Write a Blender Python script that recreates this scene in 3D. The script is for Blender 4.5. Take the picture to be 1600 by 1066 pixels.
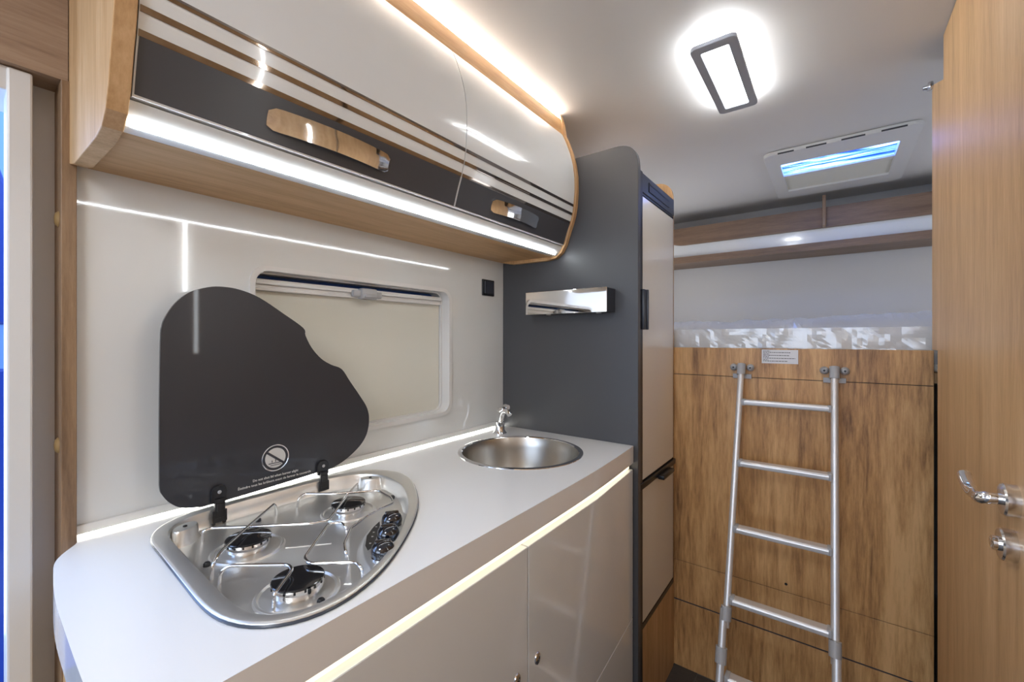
import bpy, bmesh, math, random
from mathutils import Vector, Matrix
from mathutils.geometry import tessellate_polygon
random.seed(7)
SC = bpy.context.scene
for o in list(bpy.data.objects): bpy.data.objects.remove(o)
C = bpy.data.collections.new('scene'); SC.collection.children.link(C)

# ---------------- camera, sky, lights, exposure ----------------
cam = bpy.data.cameras.new('camera'); co = bpy.data.objects.new('camera', cam); C.objects.link(co)
cam.sensor_width = 36; cam.lens = 665.7/1600*36; cam.shift_y = -0.0025; cam.clip_start = .01
co.location = (0, 0, 1.26)
co.rotation_euler = (math.pi/2, 0, math.radians(36.855-90))
SC.camera = co
SC.view_settings.view_transform = 'Standard'; SC.view_settings.look = 'None'
SC.view_settings.gamma = 1; SC.view_settings.use_curve_mapping = False
SC.view_settings.exposure = 0.95
w = bpy.data.worlds.new('sky'); SC.world = w; w.use_nodes = True
bg = w.node_tree.nodes['Background']; bg.inputs[0].default_value = (.42, .62, 1, 1); bg.inputs[1].default_value = 1.6
def area(name, loc, rot, sx, sy, power, col):
    l = bpy.data.lights.new(name, 'AREA'); l.shape = 'RECTANGLE'; l.size = sx; l.size_y = sy; l.energy = power; l.color = col
    o = bpy.data.objects.new(name, l); C.objects.link(o); o.location = loc; o.rotation_euler = rot; return o
# daylight through the windscreen at the front of the van
area('windscreen_daylight', (-2.35, .2, 1.45), (0, math.radians(-90), 0), .8, 1.8, 8, (.90, .95, 1))
# daylight falling through the open entrance
area('entrance_daylight', (-.35, 1.25, 1.3), (math.radians(-90), 0, 0), .8, 1.2, 6, (.40, .60, 1))
# daylight through the skylight over the bunk, then added fill lights for the bunk ends and the front
area('skylight_daylight', (2.28, -.02, 2.075), (0, 0, 0), .38, .40, 3.2, (.72, .84, 1))
area('bunk_fill_left', (2.35, 1.03, 1.55), (math.radians(-90), 0, 0), .6, .35, 1.3, (.93, .95, 1))  # unseen fill added to brighten the bunk; the side wall has no window here
area('bunk_fill_right', (2.35, -1.03, 1.55), (math.radians(90), 0, 0), .6, .35, 1.3, (.93, .95, 1))  # matching added fill at the other end of the bunk, no window either
area('front_fill', (-.75, .25, 1.99), (0, 0, 0), .5, .3, 7, (.92, .96, 1))  # added fill behind the camera to light worktop and walls; no fitting modelled

# ---------------- materials ----------------
def mat(name, col, rough=.5, metal=0, coat=0, emit=None, es=0, spec=.5, trans=0, alpha=1, bump=None):
    m = bpy.data.materials.new(name); m.use_nodes = True
    b = m.node_tree.nodes['Principled BSDF']; I = b.inputs
    I['Base Color'].default_value = (*col, 1); I['Roughness'].default_value = rough; I['Metallic'].default_value = metal
    I['Coat Weight'].default_value = coat; I['Coat Roughness'].default_value = .04
    I['Specular IOR Level'].default_value = spec; I['Transmission Weight'].default_value = trans; I['Alpha'].default_value = alpha
    if emit: I['Emission Color'].default_value = (*emit, 1); I['Emission Strength'].default_value = es
    if bump:
        nt = m.node_tree; tc = nt.nodes.new('ShaderNodeTexCoord'); n = nt.nodes.new('ShaderNodeTexNoise'); bu = nt.nodes.new('ShaderNodeBump')
        mp = nt.nodes.new('ShaderNodeMapping'); mp.inputs['Scale'].default_value = bump[2] if len(bump) > 2 else (1, 1, 1)
        n.inputs['Scale'].default_value = bump[0]; n.inputs['Detail'].default_value = 4; bu.inputs['Strength'].default_value = bump[1]; bu.inputs['Distance'].default_value = .01
        nt.links.new(tc.outputs['Object'], mp.inputs[0]); nt.links.new(mp.outputs[0], n.inputs['Vector'])
        nt.links.new(n.outputs['Fac'], bu.inputs['Height']); nt.links.new(bu.outputs[0], I['Normal'])
    return m
def wood(name, stops, scale=(1, 1, 1), rough=.45, fine=1.0, knots=True):
    """grain runs along the axis with the smallest scale"""
    m = mat(name, (.5, .3, .15), rough); nt = m.node_tree; L = nt.links.new; N = nt.nodes.new
    tc = N('ShaderNodeTexCoord'); mp = N('ShaderNodeMapping'); mp.inputs['Scale'].default_value = scale
    L(tc.outputs['Object'], mp.inputs[0])
    n1 = N('ShaderNodeTexNoise'); n1.inputs['Scale'].default_value = 3.2; n1.inputs['Detail'].default_value = 7; n1.inputs['Roughness'].default_value = .62
    n1.inputs['Distortion'].default_value = .9 if knots else .25
    n2 = N('ShaderNodeTexNoise'); n2.inputs['Scale'].default_value = 26; n2.inputs['Detail'].default_value = 5; n2.inputs['Roughness'].default_value = .7
    L(mp.outputs[0], n1.inputs['Vector']); L(mp.outputs[0], n2.inputs['Vector'])
    mx = N('ShaderNodeMix'); mx.inputs[0].default_value = .38*fine; L(n1.outputs['Fac'], mx.inputs[2]); L(n2.outputs['Fac'], mx.inputs[3])
    r = N('ShaderNodeValToRGB'); el = r.color_ramp.elements
    el[0].position = stops[0][0]; el[0].color = (*stops[0][1], 1); el[1].position = stops[-1][0]; el[1].color = (*stops[-1][1], 1)
    for p, c in stops[1:-1]: e = el.new(p); e.color = (*c, 1)
    L(mx.outputs[0], r.inputs[0]); L(r.outputs[0], nt.nodes['Principled BSDF'].inputs['Base Color'])
    bu = N('ShaderNodeBump'); bu.inputs['Strength'].default_value = .08; bu.inputs['Distance'].default_value = .003
    L(mx.outputs[0], bu.inputs['Height']); L(bu.outputs[0], nt.nodes['Principled BSDF'].inputs['Normal'])
    return m
M = {}
M['oak'] = wood('light_oak', [(.30, (.36, .19, .075)), (.48, (.55, .33, .150)), (.68, (.70, .46, .245))], (7, 7, .55), knots=False)
M['oak_x'] = wood('light_oak_along', [(.30, (.35, .185, .075)), (.48, (.54, .32, .145)), (.68, (.68, .44, .23))], (.55, 7, 7), knots=False)
M['oak_dark_x'] = wood('brown_oak_along', [(.30, (.20, .125, .08)), (.48, (.33, .22, .145)), (.68, (.44, .32, .22))], (.7, 9, 9), knots=False)  # tan-brown oak of the entrance header
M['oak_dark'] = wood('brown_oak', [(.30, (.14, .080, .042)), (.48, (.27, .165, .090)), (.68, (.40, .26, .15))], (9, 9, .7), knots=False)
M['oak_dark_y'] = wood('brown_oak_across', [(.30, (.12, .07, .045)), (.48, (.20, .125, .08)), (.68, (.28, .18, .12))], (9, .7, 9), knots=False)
M['rustic'] = wood('rustic_oak', [(.33, (.11, .045, .015)), (.41, (.33, .165, .060)), (.50, (.55, .30, .115)), (.62, (.74, .45, .20))], (4.2, 4.2, .42), rough=.42, fine=1.0)
M['edge'] = mat('oak_edge_band', (.52, .31, .14), .5)
M['white'] = mat('white_gloss_laminate', (.80, .825, .83), .15, coat=.7)
M['top'] = mat('white_worktop', (.88, .88, .875), .14, coat=.5)
M['wallp'] = mat('glossy_wall_panel', (.73, .735, .715), .10, coat=.7)
M['creamdoor'] = mat('cream_fridge_door', (.72, .69, .63), .22, coat=.4)
M['dark'] = mat('anthracite_laminate', (.068, .067, .071), .42, bump=(900, .04))
M['darkgl'] = mat('anthracite_band', (.062, .063, .072), .3)
M['black'] = mat('black_plastic', (.010, .010, .012), .35)
M['frame'] = mat('dark_blue_grey_plastic', (.028, .032, .045), .35)
M['lid'] = mat('black_glass_lid', (.030, .031, .037), .38, coat=.25)
M['steel'] = mat('brushed_steel', (.78, .77, .74), .33, .82, bump=(90, .04, (1, 6, 1)))
M['bowl'] = mat('satin_steel', (.50, .485, .455), .30, 1)
M['chrome'] = mat('chrome', (.82, .82, .83), .06, 1)
M['reveal'] = mat('reveal_panel_white', (.86, .88, .90), .4)
M['satin'] = mat('satin_chrome', (.80, .79, .78), .2, 1)
M['mirror'] = mat('mirror', (.86, .86, .85), .02, 1)
M['bronze'] = mat('bronze_mirror_strip', (.30, .26, .23), .05, 1)
M['alu'] = mat('brushed_aluminium', (.80, .80, .81), .40, .6)
M['greypl'] = mat('grey_plastic', (.42, .42, .43), .4)
M['ceil'] = mat('ceiling_fabric', (.72, .70, .675), .5)
M['wallg'] = mat('grey_wall_fabric', (.58, .57, .56), .75, bump=(400, .05))
M['pvc'] = mat('white_plastic', (.72, .71, .69), .3)
M['blind'] = mat('cream_blind', (.70, .685, .60), .7)
M['matt'] = mat('cream_mattress_fabric', (.80, .77, .68), .8, bump=(250, .2))
M['paper'] = mat('white_paper', (.80, .80, .82), .6)
M['ink'] = mat('ink', (.05, .05, .06), .6)
M['print'] = mat('pale_print', (.62, .61, .58), .5)
M['cap'] = mat('brass_cap', (.32, .20, .08), .4)
M['dkglass'] = mat('dark_blue_glass', (.03, .09, .30), .08)
M['carblue'] = mat('blue_paint', (.008, .045, .34), .4, coat=.2)
M['carlight'] = mat('pale_blue_paint', (.20, .36, .72), .3, coat=.5)
M['ground'] = mat('grey_paving', (.25, .26, .28), .8)
M['led'] = mat('led_white', (1, 1, 1), .5, emit=(.90, .96, 1), es=14)
M['ledwarm'] = mat('led_warm', (1, 1, 1), .5, emit=(1, .86, .62), es=.8)
M['ledtop'] = mat('led_ceiling', (1, 1, 1), .5, emit=(1, .93, .86), es=17)
M['ledback'] = mat('led_back', (1, 1, 1), .5, emit=(.98, .98, .90), es=6)
M['lamp'] = mat('lamp_diffuser', (1, 1, 1), .5, emit=(.95, .98, 1), es=6.5)
M['halo'] = mat('lamp_halo_ring', (1, 1, 1), .5, emit=(.95, .98, 1), es=22)
M['floor'] = mat('dark_slate_plank', (.055, .052, .05), .45, bump=(60, .2))
M['joint'] = mat('floor_joint', (.30, .29, .27), .7)
def film():
    m = bpy.data.materials.new('clear_plastic_film'); m.use_nodes = True; nt = m.node_tree; nt.nodes.clear(); N = nt.nodes.new; L = nt.links.new
    o = N('ShaderNodeOutputMaterial'); t = N('ShaderNodeBsdfTransparent'); g = N('ShaderNodeBsdfGlossy'); g.inputs['Roughness'].default_value = .12
    d = N('ShaderNodeBsdfTranslucent'); d.inputs[0].default_value = (.8, .86, 1, 1); df = N('ShaderNodeBsdfDiffuse'); df.inputs[0].default_value = (.8, .84, .95, 1)
    a1 = N('ShaderNodeMixShader'); a1.inputs[0].default_value = .5; L(d.outputs[0], a1.inputs[1]); L(df.outputs[0], a1.inputs[2])
    a = N('ShaderNodeMixShader'); a.inputs[0].default_value = .22; L(a1.outputs[0], a.inputs[1]); L(g.outputs[0], a.inputs[2])
    b = N('ShaderNodeMixShader'); b.inputs[0].default_value = .42; L(t.outputs[0], b.inputs[1]); L(a.outputs[0], b.inputs[2]); L(b.outputs[0], o.inputs[0]); return m
M['film'] = film()
def rippled():
    m = bpy.data.materials.new('rippled_acrylic_pane'); m.use_nodes = True; nt = m.node_tree; nt.nodes.clear(); N = nt.nodes.new; L = nt.links.new
    o = N('ShaderNodeOutputMaterial'); tc = N('ShaderNodeTexCoord'); mp = N('ShaderNodeMapping'); mp.inputs['Scale'].default_value = (26, 2.2, 1)
    n = N('ShaderNodeTexNoise'); n.inputs['Scale'].default_value = 1.6; n.inputs['Detail'].default_value = 8; n.inputs['Distortion'].default_value = 1.2
    L(tc.outputs['Object'], mp.inputs[0]); L(mp.outputs[0], n.inputs['Vector'])
    r = N('ShaderNodeValToRGB'); r.color_ramp.elements[0].position = .38; r.color_ramp.elements[0].color = (.03, .09, .36, 1)
    r.color_ramp.elements[1].position = .66; r.color_ramp.elements[1].color = (.62, .78, 1, 1)
    L(n.outputs['Fac'], r.inputs[0])
    t = N('ShaderNodeBsdfTranslucent'); p = N('ShaderNodeBsdfTransparent'); L(r.outputs[0], t.inputs[0]); L(r.outputs[0], p.inputs[0])
    a = N('ShaderNodeMixShader'); a.inputs[0].default_value = .4; L(t.outputs[0], a.inputs[1]); L(p.outputs[0], a.inputs[2]); L(a.outputs[0], o.inputs[0]); return m
M['ripple'] = rippled()

# ---------------- helpers ----------------
def link(name, bm, m, parent=None, smooth=False, label=None, angle=35):
    bmesh.ops.recalc_face_normals(bm, faces=bm.faces)
    me = bpy.data.meshes.new(name); bm.to_mesh(me); bm.free()
    o = bpy.data.objects.new(name, me); C.objects.link(o); me.materials.append(M[m] if isinstance(m, str) else m)
    if smooth:
        me.shade_smooth()
        if hasattr(me, 'set_sharp_from_angle'): me.set_sharp_from_angle(angle=math.radians(angle))
    if parent: o.parent = parent
    if label: o['label'] = label
    return o
def thing(name, label, cat, group=None):
    o = bpy.data.objects.new(name, None); C.objects.link(o); o['label'] = label; o['category'] = cat; o.empty_display_size = .05
    if group: o['group'] = group
    return o
def tag(o, label, cat, group=None):
    o['label'] = label; o['category'] = cat
    if group: o['group'] = group
    return o
def struct(o): o['kind'] = 'structure'; return o
def sempty(name): o = bpy.data.objects.new(name, None); C.objects.link(o); o['kind'] = 'structure'; o.empty_display_size = .05; return o
def box(bm, x0, x1, y0, y1, z0, z1, bev=0, seg=2):
    r = bmesh.ops.create_cube(bm, size=1)
    for v in r['verts']: v.co = Vector(((x0+x1)/2+v.co.x*(x1-x0), (y0+y1)/2+v.co.y*(y1-y0), (z0+z1)/2+v.co.z*(z1-z0)))
    if bev:
        e = {e for v in r['verts'] for e in v.link_edges}
        bmesh.ops.bevel(bm, geom=list(e), offset=bev, segments=seg, profile=.5, affect='EDGES')
def B(name, m, parent, *a, bev=0, label=None, seg=2):
    bm = bmesh.new(); box(bm, *a, bev=bev, seg=seg); return link(name, bm, m, parent, smooth=bev > 0, label=label, angle=14)
AX = {'x': lambda u, v, w: (w, u, v), 'y': lambda u, v, w: (u, w, v), 'z': lambda u, v, w: (u, v, w)}  # extrusion axis
def prism(bm, loops, lo, hi, axis):
    f = AX[axis]; tri = tessellate_polygon([[Vector((u, v, 0)) for u, v in l] for l in loops]); flat = [p for l in loops for p in l]
    A = [bm.verts.new(f(u, v, lo)) for u, v in flat]; Z = [bm.verts.new(f(u, v, hi)) for u, v in flat]
    for t in tri:
        try: bm.faces.new([A[i] for i in t]); bm.faces.new([Z[i] for i in t])
        except ValueError: pass
    k = 0
    for l in loops:
        n = len(l)
        for i in range(n):
            a, b = k+i, k+(i+1) % n; bm.faces.new([A[a], A[b], Z[b], Z[a]])
        k += n
def P(name, m, parent, loops, lo, hi, axis, smooth=False, bev=0, label=None):
    bm = bmesh.new(); prism(bm, loops, lo, hi, axis)
    if bev:
        bmesh.ops.recalc_face_normals(bm, faces=bm.faces); bmesh.ops.dissolve_limit(bm, angle_limit=.002, verts=bm.verts, edges=bm.edges) if False else None
        bmesh.ops.remove_doubles(bm, verts=bm.verts, dist=1e-6)
        es = [e for e in bm.edges if len(e.link_faces) == 2 and e.calc_face_angle(0) > .9]
        bmesh.ops.bevel(bm, geom=es, offset=bev, segments=2, profile=.5, affect='EDGES')
    return link(name, bm, m, parent, smooth=smooth or bev > 0, label=label, angle=14 if bev else 35)
def rrect(u0, u1, v0, v1, r, n=6):
    out = []
    for cu, cv, a in ((u1-r, v1-r, 0), (u0+r, v1-r, 90), (u0+r, v0+r, 180), (u1-r, v0+r, 270)):
        for i in range(n+1): t = math.radians(a+90*i/n); out.append((cu+r*math.cos(t), cv+r*math.sin(t)))
    return out
def rpoly(pts, rads, n=5):
    """polygon with rounded corners"""
    out = []; N = len(pts)
    for i in range(N):
        p = Vector(pts[i]); a = (Vector(pts[i-1])-p); b = (Vector(pts[(i+1) % N])-p); r = rads[i] if isinstance(rads, (list, tuple)) else rads
        if r <= 0: out.append(tuple(p)); continue
        d = min(r, a.length*.49, b.length*.49); A = p+a.normalized()*d; Bp = p+b.normalized()*d
        for k in range(n+1): t = k/n; q = A*(1-t)**2+p*2*t*(1-t)+Bp*t*t; out.append((q.x, q.y))
    return out
def circ(cx, cy, r, n=40, ry=None): return [(cx+r*math.cos(2*math.pi*i/n), cy+(ry or r)*math.sin(2*math.pi*i/n)) for i in range(n)]
def spline(pts, n=6, closed=False):
    P_ = [Vector(p) for p in pts]; N = len(P_); out = []
    g = (lambda i: P_[i % N]) if closed else (lambda i: P_[max(0, min(N-1, i))])
    for i in range(N if closed else N-1):
        a, b, c, d = g(i-1), g(i), g(i+1), g(i+2)
        for k in range(n):
            t = k/n; out.append(.5*((2*b)+(c-a)*t+(2*a-5*b+4*c-d)*t*t+(3*b-a-3*c+d)*t**3))
    if not closed: out.append(P_[-1])
    return out
def tube(bm, pts, r, n=8, ry=None, cap=True, up=None):
    pts = [Vector(p) for p in pts]; rings = []; prev = up
    for i, p in enumerate(pts):
        t = (pts[min(i+1, len(pts)-1)]-pts[max(i-1, 0)]).normalized()
        if prev is None: prev = Vector((0, 0, 1)) if abs(t.z) < .9 else Vector((1, 0, 0))
        u = (Vector(prev)-t*t.dot(Vector(prev))).normalized(); v = t.cross(u); prev = u
        rr = r[i] if isinstance(r, (list, tuple)) else r
        rings.append([bm.verts.new(p+u*math.cos(2*math.pi*k/n)*rr+v*math.sin(2*math.pi*k/n)*(ry or rr)) for k in range(n)])
    for a, b in zip(rings, rings[1:]):
        for k in range(n): bm.faces.new([a[k], a[(k+1) % n], b[(k+1) % n], b[k]])
    if cap: bm.faces.new(rings[0]); bm.faces.new(rings[-1])
def bend(pts, r, n=5):
    """round the corners of a 3D polyline"""
    out = [Vector(pts[0])]
    for i in range(1, len(pts)-1):
        p = Vector(pts[i]); a = Vector(pts[i-1])-p; b = Vector(pts[i+1])-p; d = min(r, a.length*.48, b.length*.48)
        A = p+a.normalized()*d; Bp = p+b.normalized()*d
        for k in range(n+1): t = k/n; out.append(A*(1-t)**2+p*2*t*(1-t)+Bp*t*t)
    out.append(Vector(pts[-1])); return out
def lathe(bm, prof, c, n=40, axis='z', capend=True):
    rings = []
    for r, h in prof:
        ring = []
        for k in range(n):
            a = 2*math.pi*k/n; x, y = r*math.cos(a), r*math.sin(a)
            q = {'z': (x, y, h), 'y': (x, h, y), 'x': (h, x, y)}[axis]; ring.append(bm.verts.new((c[0]+q[0], c[1]+q[1], c[2]+q[2])))
        rings.append(ring)
    for a, b in zip(rings, rings[1:]):
        for k in range(n): bm.faces.new([a[k], a[(k+1) % n], b[(k+1) % n], b[k]])
    if capend: bm.faces.new(rings[0]); bm.faces.new(rings[-1])
def LA(name, m, parent, prof, c, n=40, axis='z', capend=True, label=None):
    bm = bmesh.new(); lathe(bm, prof, c, n, axis, capend); return link(name, bm, m, parent, smooth=True, label=label)
def TU(name, m, parent, pts, r, n=10, ry=None, up=None, label=None):
    bm = bmesh.new(); tube(bm, pts, r, n, ry, True, up); return link(name, bm, m, parent, smooth=True, label=label, angle=50)
def text(name, body, size, mtx, m, parent, thick=.0004, width=None):
    cu = bpy.data.curves.new(name, 'FONT'); cu.body = body; cu.size = size; cu.extrude = thick/2; cu.resolution_u = 2; cu.offset = size*.012
    t = bpy.data.objects.new(name+'_tmp', cu); C.objects.link(t); bpy.context.view_layer.update()
    me = bpy.data.meshes.new_from_object(t.evaluated_get(bpy.context.evaluated_depsgraph_get())); bpy.data.objects.remove(t)
    if width:
        xs = [v.co.x for v in me.vertices]; s = width/(max(xs)-min(xs))
        for v in me.vertices: v.co.x *= s
    me.transform(mtx); me.materials.clear(); me.materials.append(M[m])
    o = bpy.data.objects.new(name, me); C.objects.link(o); o.parent = parent; return o

XW0, XP, YW, YF = .130, 1.274, .9975, .49      # wall panel start, partition face, kitchen wall, fridge front
YR = -.225; XB = 1.70; ZC = 2.025               # right wall, bunk front, ceiling

# ---------------- structure ----------------
fl = sempty('floor')
B('subfloor', 'joint', fl, -2.6, 3.0, -1.05, 1.15, -.04, -.004)
base = None
for r in range(8):
    for k in range(3):
        y0 = -.25+r*.0935; x0 = -2.2+k*1.3+(.45 if r % 2 else 0)
        if base is None:
            bm = bmesh.new(); box(bm, 0, 1.297, 0, .0915, -.004, 0); base = link('floor_plank', bm, 'floor', fl)
        o = base if (r == 0 and k == 0) else base.copy()
        if o is not base: C.objects.link(o)
        o.parent = fl; o.location = (x0, y0, 0)
# ceiling with skylight opening
VX0, VX1, VY0, VY1 = 2.15, 2.62, -.225, .195
cl = P('ceiling', 'ceil', None, [[(-2.5, -1.1), (3.0, -1.1), (3.0, 1.1), (-2.5, 1.1)], rrect(VX0, VX1, VY0, VY1, .02)], ZC, ZC+.04, 'z'); struct(cl)
# kitchen side wall: glossy panel with window opening
WX0, WX1, WZ0, WZ1 = .400, .988, 1.021, 1.412
wl = sempty('wall_left')
B('light_channel', 'pvc', wl, XW0, XP, YW-.0050, YW+.02, .9355, .9510, bev=.0015)
P('wall_panel', 'wallp', wl, [[(XW0, .950), (XP, .950), (XP, ZC), (XW0, ZC)], rrect(WX0, WX1, WZ0, WZ1, .033, 8)], YW, YW+.03, 'y')
P('outer_skin', 'wallg', wl, [[(.12, 0), (3.0, 0), (3.0, ZC), (.12, ZC)], rrect(WX0-.01, WX1+.01, WZ0-.01, WZ1+.01, .03)], YW+.09, YW+.12, 'y')
B('lower_skin', 'wallg', wl, .13, 1.27, YW, YW+.09, 0, .93)
B('outer_skin', 'wallg', wl, -2.5, -.56, YW+.02, YW+.12, 0, ZC)
# window on the kitchen wall
w1 = sempty('window_1')
P('window_frame', 'pvc', w1, [rrect(WX0-.008, WX1+.008, WZ0-.008, WZ1+.008, .038, 8), rrect(WX0+.003, WX1-.003, WZ0+.003, WZ1-.003, .030, 8)], YW-.005, YW+.062, 'y', smooth=True)
P('inner_frame', 'pvc', w1, [rrect(WX0, WX1, WZ0, WZ1, .03, 8), rrect(WX0+.010, WX1-.010, WZ0+.008, WZ1-.006, .022, 8)], YW+.028, YW+.062, 'y', smooth=True)
B('pane', 'dkglass', w1, WX0, WX1, YW+.064, YW+.070, WZ0, WZ1)
B('blind_fabric', 'blind', w1, WX0+.008, WX1-.012, YW+.035, YW+.038, WZ0+.004, 1.374)
bm = bmesh.new()
box(bm, WX0+.006, WX1-.014, YW+.022, YW+.036, 1.368, 1.3735, .001); box(bm, WX0+.006, WX1-.014, YW+.026, YW+.036, 1.3735, 1.382, .001)
box(bm, WX0+.006, WX1-.014, YW+.020, YW+.036, 1.382, 1.388, .001); box(bm, WX0+.006, WX1-.014, YW+.024, YW+.036, 1.388, 1.394, .001)
link('blind_rail', bm, 'pvc', w1, smooth=True)
bm = bmesh.new(); box(bm, .668, .716, YW+.000, YW+.024, 1.365, 1.395, .005); box(bm, .674, .710, YW-.006, YW+.004, 1.370, 1.378, .002)
box(bm, .648, .672, YW+.008, YW+.022, 1.371, 1.389, .003); box(bm, .712, .736, YW+.008, YW+.022, 1.371, 1.389, .003)
link('blind_latch', bm, 'greypl', w1, smooth=True, label='grey plastic latch of the blind')
# entrance side: soffit, header, post, frames
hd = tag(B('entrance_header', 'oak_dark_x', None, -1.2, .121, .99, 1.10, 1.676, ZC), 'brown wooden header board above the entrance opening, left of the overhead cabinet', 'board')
d1 = sempty('door_1')
B('reveal_panel', 'reveal', d1, .076, .1155, 1.050, 1.115, 0, 1.676)
B('door_frame', 'pvc', d1, .057, .084, 1.0, 1.049, 0, 1.674, bev=.003)
B('door_frame', 'pvc', d1, -.56, .084, 1.003, 1.11, 1.638, 1.675, bev=.003)
B('door_frame', 'pvc', d1, -.56, -.53, 1.0, 1.11, 0, 1.674, bev=.003)
pst = thing('corner_post', 'narrow brown wooden post at the left edge of the kitchen wall', 'post')
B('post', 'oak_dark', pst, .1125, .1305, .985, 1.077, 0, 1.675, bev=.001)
for z in (1.455, 1.085, .775):
    LA('screw_cap', 'cap', pst, [(0.001, -.0045), (.009, -.0035), (.013, 0), (.013, .001)], (.1120, 1.012, z), 20, 'x', label='small round brass-coloured cap')
# outside the entrance: ground and blue vehicle side
struct(tag(B('ground', 'ground', None, -9, 9, 1.2, 14, -.45, -.40), 'grey paving', 'ground'))
for k in ('label', 'category'): del bpy.data.objects['ground'][k]
bv = thing('blue_vehicle', 'bright blue vehicle side seen through the entrance opening at far left', 'vehicle')
P('body', 'carblue', bv, [rpoly([(-2.8, -.15), (.3, -.15), (.3, 1.14), (-2.8, 1.14)], .03)], 2.6, 4.2, 'y', bev=.01)
P('cab_shell', 'carblue', bv, [rpoly([(-2.8, 1.315), (.30, 1.315), (.26, 1.55), (.16, 1.82), (.10, 2.05), (-.15, 2.5), (-2.8, 2.65)], [.02, .02, .1, .2, .2, .3, .1])], 2.6, 4.2, 'y', bev=.01)
P('waist_panel', 'carlight', bv, [[(-2.8, 1.14), (.29, 1.14), (.29, 1.315), (-2.8, 1.315)]], 2.61, 4.19, 'y', label='pale blue band across the vehicle')
for x in (-2.2, -.5): LA('wheel', 'black', bv, [(.02, -.02), (.2, -.03), (.32, -.01), (.34, .05), (.34, .2), (.1, .2)], (x, 2.6, -.08), 28, 'y')
struct(B('wall_outside', 'carlight', None, -6, 6, 6.5, 6.6, -.4, 4.5))
# rear bunk space
struct(B('wall_rear', 'wallg', None, 2.93, 2.97, -1.05, 1.10, 0, ZC))
wr = sempty('wall_right')
B('wall_panel', 'oak', wr, 1.508, 1.602, -.262, -.2285, 0, 1.228)
P('upper_panel', 'oak', wr, [[(1.508, 1.228), (1.666, 1.228), (1.666, 1.955), (1.64, 1.962), (1.515, 1.915), (1.508, 1.90)]], -.262, -.2265, 'y', bev=.001)
B('side_skin', 'wallg', wr, -2.5, 3.0, -1.08, -1.05, 0, ZC)
B('cross_panel', 'wallg', wr, 1.62, 1.66, -1.05, -.262, 0, ZC)
B('aisle_panel', 'oak', wr, -1.0, .90, -.26, YR, 0, ZC)
struct(P('wall_front', 'wallg', None, [[(-1.08, 0), (1.12, 0), (1.12, ZC), (-1.08, ZC)], rrect(-.8, 1.0, 1.0, 1.9, .1)], -2.5, -2.46, 'x'))
B('threshold_panel', 'black', wr, 1.62, 1.66, -.262, -.242, 0, 1.2)
# bathroom door on the right
d2 = sempty('door_2')
P('door_leaf', 'oak', d2, [[(.925, .03), (1.5045, .03), (1.5045, 2.022), (.925, 2.022)]], -.255, YR, 'y', bev=.0015)
B('door_edge', 'edge', d2, 1.5045, 1.506, -.255, YR-.001, .03, 2.022)
def rose(z, x):
    bm = bmesh.new(); lathe(bm, [(.001, .017), (.012, .017), (.0225, .0165), (.0245, .014), (.0245, 0), (.001, 0)], (x, YR, z), 32, 'y'); return bm
link('handle_rose', rose(1.013, .975), 'satin', d2, smooth=True, angle=20)
TU('door_handle', 'chrome', d2, spline([(.975, YR+.014, 1.013), (.975, YR+.030, 1.012), (.984, YR+.037, 1.008), (1.010, YR+.035, 1.004), (1.045, YR+.036, 1.004), (1.075, YR+.037, 1.014), (1.087, YR+.036, 1.020)], 5),
   [.0085]*5+[.0095]*5+[.0092]*8+[.0098]*8+[.0095]*4+[.006], 14, label='curved chrome lever handle')
link('lock_rose', rose(.941, .985), 'satin', d2, smooth=True, angle=20)
TU('lock_knob', 'chrome', d2, [(.985, YR+.015, .941), (.985, YR+.024, .941), (.985, YR+.026, .941)], [.011, .011, .007], 16)
lt = thing('corner_catch', 'small chrome catch at the top corner of the right-hand wall panel', 'catch')
bm = bmesh.new(); box(bm, 1.636, 1.662, -.226, -.214, 1.955, 1.972, .003); link('catch_plate', bm, 'chrome', lt, smooth=True)
LA('catch_bolt', 'chrome', lt, [(.001, .009), (.006, .008), (.007, 0), (.001, 0)], (1.655, -.214, 1.964), 14, 'y')

# ---------------- tall dark partition ----------------
pp = tag(P('partition_panel', 'dark', None, [rpoly([(YW-.0005, .0), (.473, .0), (.473, 1.866), (YW-.0005, 1.866)], [0, 0, .075, 0], 10)], XP, XP+.022, 'x', bev=.0012),
    'tall anthracite partition panel with rounded top corner between worktop and refrigerator', 'panel')
# ---------------- refrigerator column ----------------
fr = thing('refrigerator_cabinet', 'tall oak cabinet with built-in cream refrigerator right of the anthracite panel', 'refrigerator')
B('carcass', 'oak', fr, XP+.023, 1.684, YF+.004, YW, .0, 1.800)
P('end_panel', 'oak', fr, [rpoly([(YW, 0), (.4885, 0), (.4885, 1.868), (YW, 1.868)], [0, 0, .07, 0], 10)], 1.684, 1.699, 'x', bev=.001)
P('surround', 'black', fr, [[(1.300, .322), (1.684, .322), (1.684, 1.728), (1.300, 1.728)], [(1.338, .34), (1.676, .34), (1.676, 1.722), (1.338, 1.722)][::-1]], YF-.004, YF+.004, 'y', label='black refrigerator frame')
B('back_panel', 'black', fr, 1.336, 1.678, YF+.000, YF+.0035, .338, 1.722)
P('upper_door', 'creamdoor', fr, [rrect(1.343, 1.671, .806, 1.716, .003, 2)], YF-.0065, YF-.001, 'y', bev=.001, label='cream glossy upper refrigerator door')
P('lower_door', 'creamdoor', fr, [rrect(1.343, 1.671, .348, .776, .003, 2)], YF-.0065, YF-.001, 'y', bev=.001, label='cream glossy lower refrigerator door')
B('vent_grille', 'frame', fr, 1.300, 1.684, YF-.006, YF+.004, 1.730, 1.792, bev=.002, label='dark slotted ventilation strip')
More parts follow.
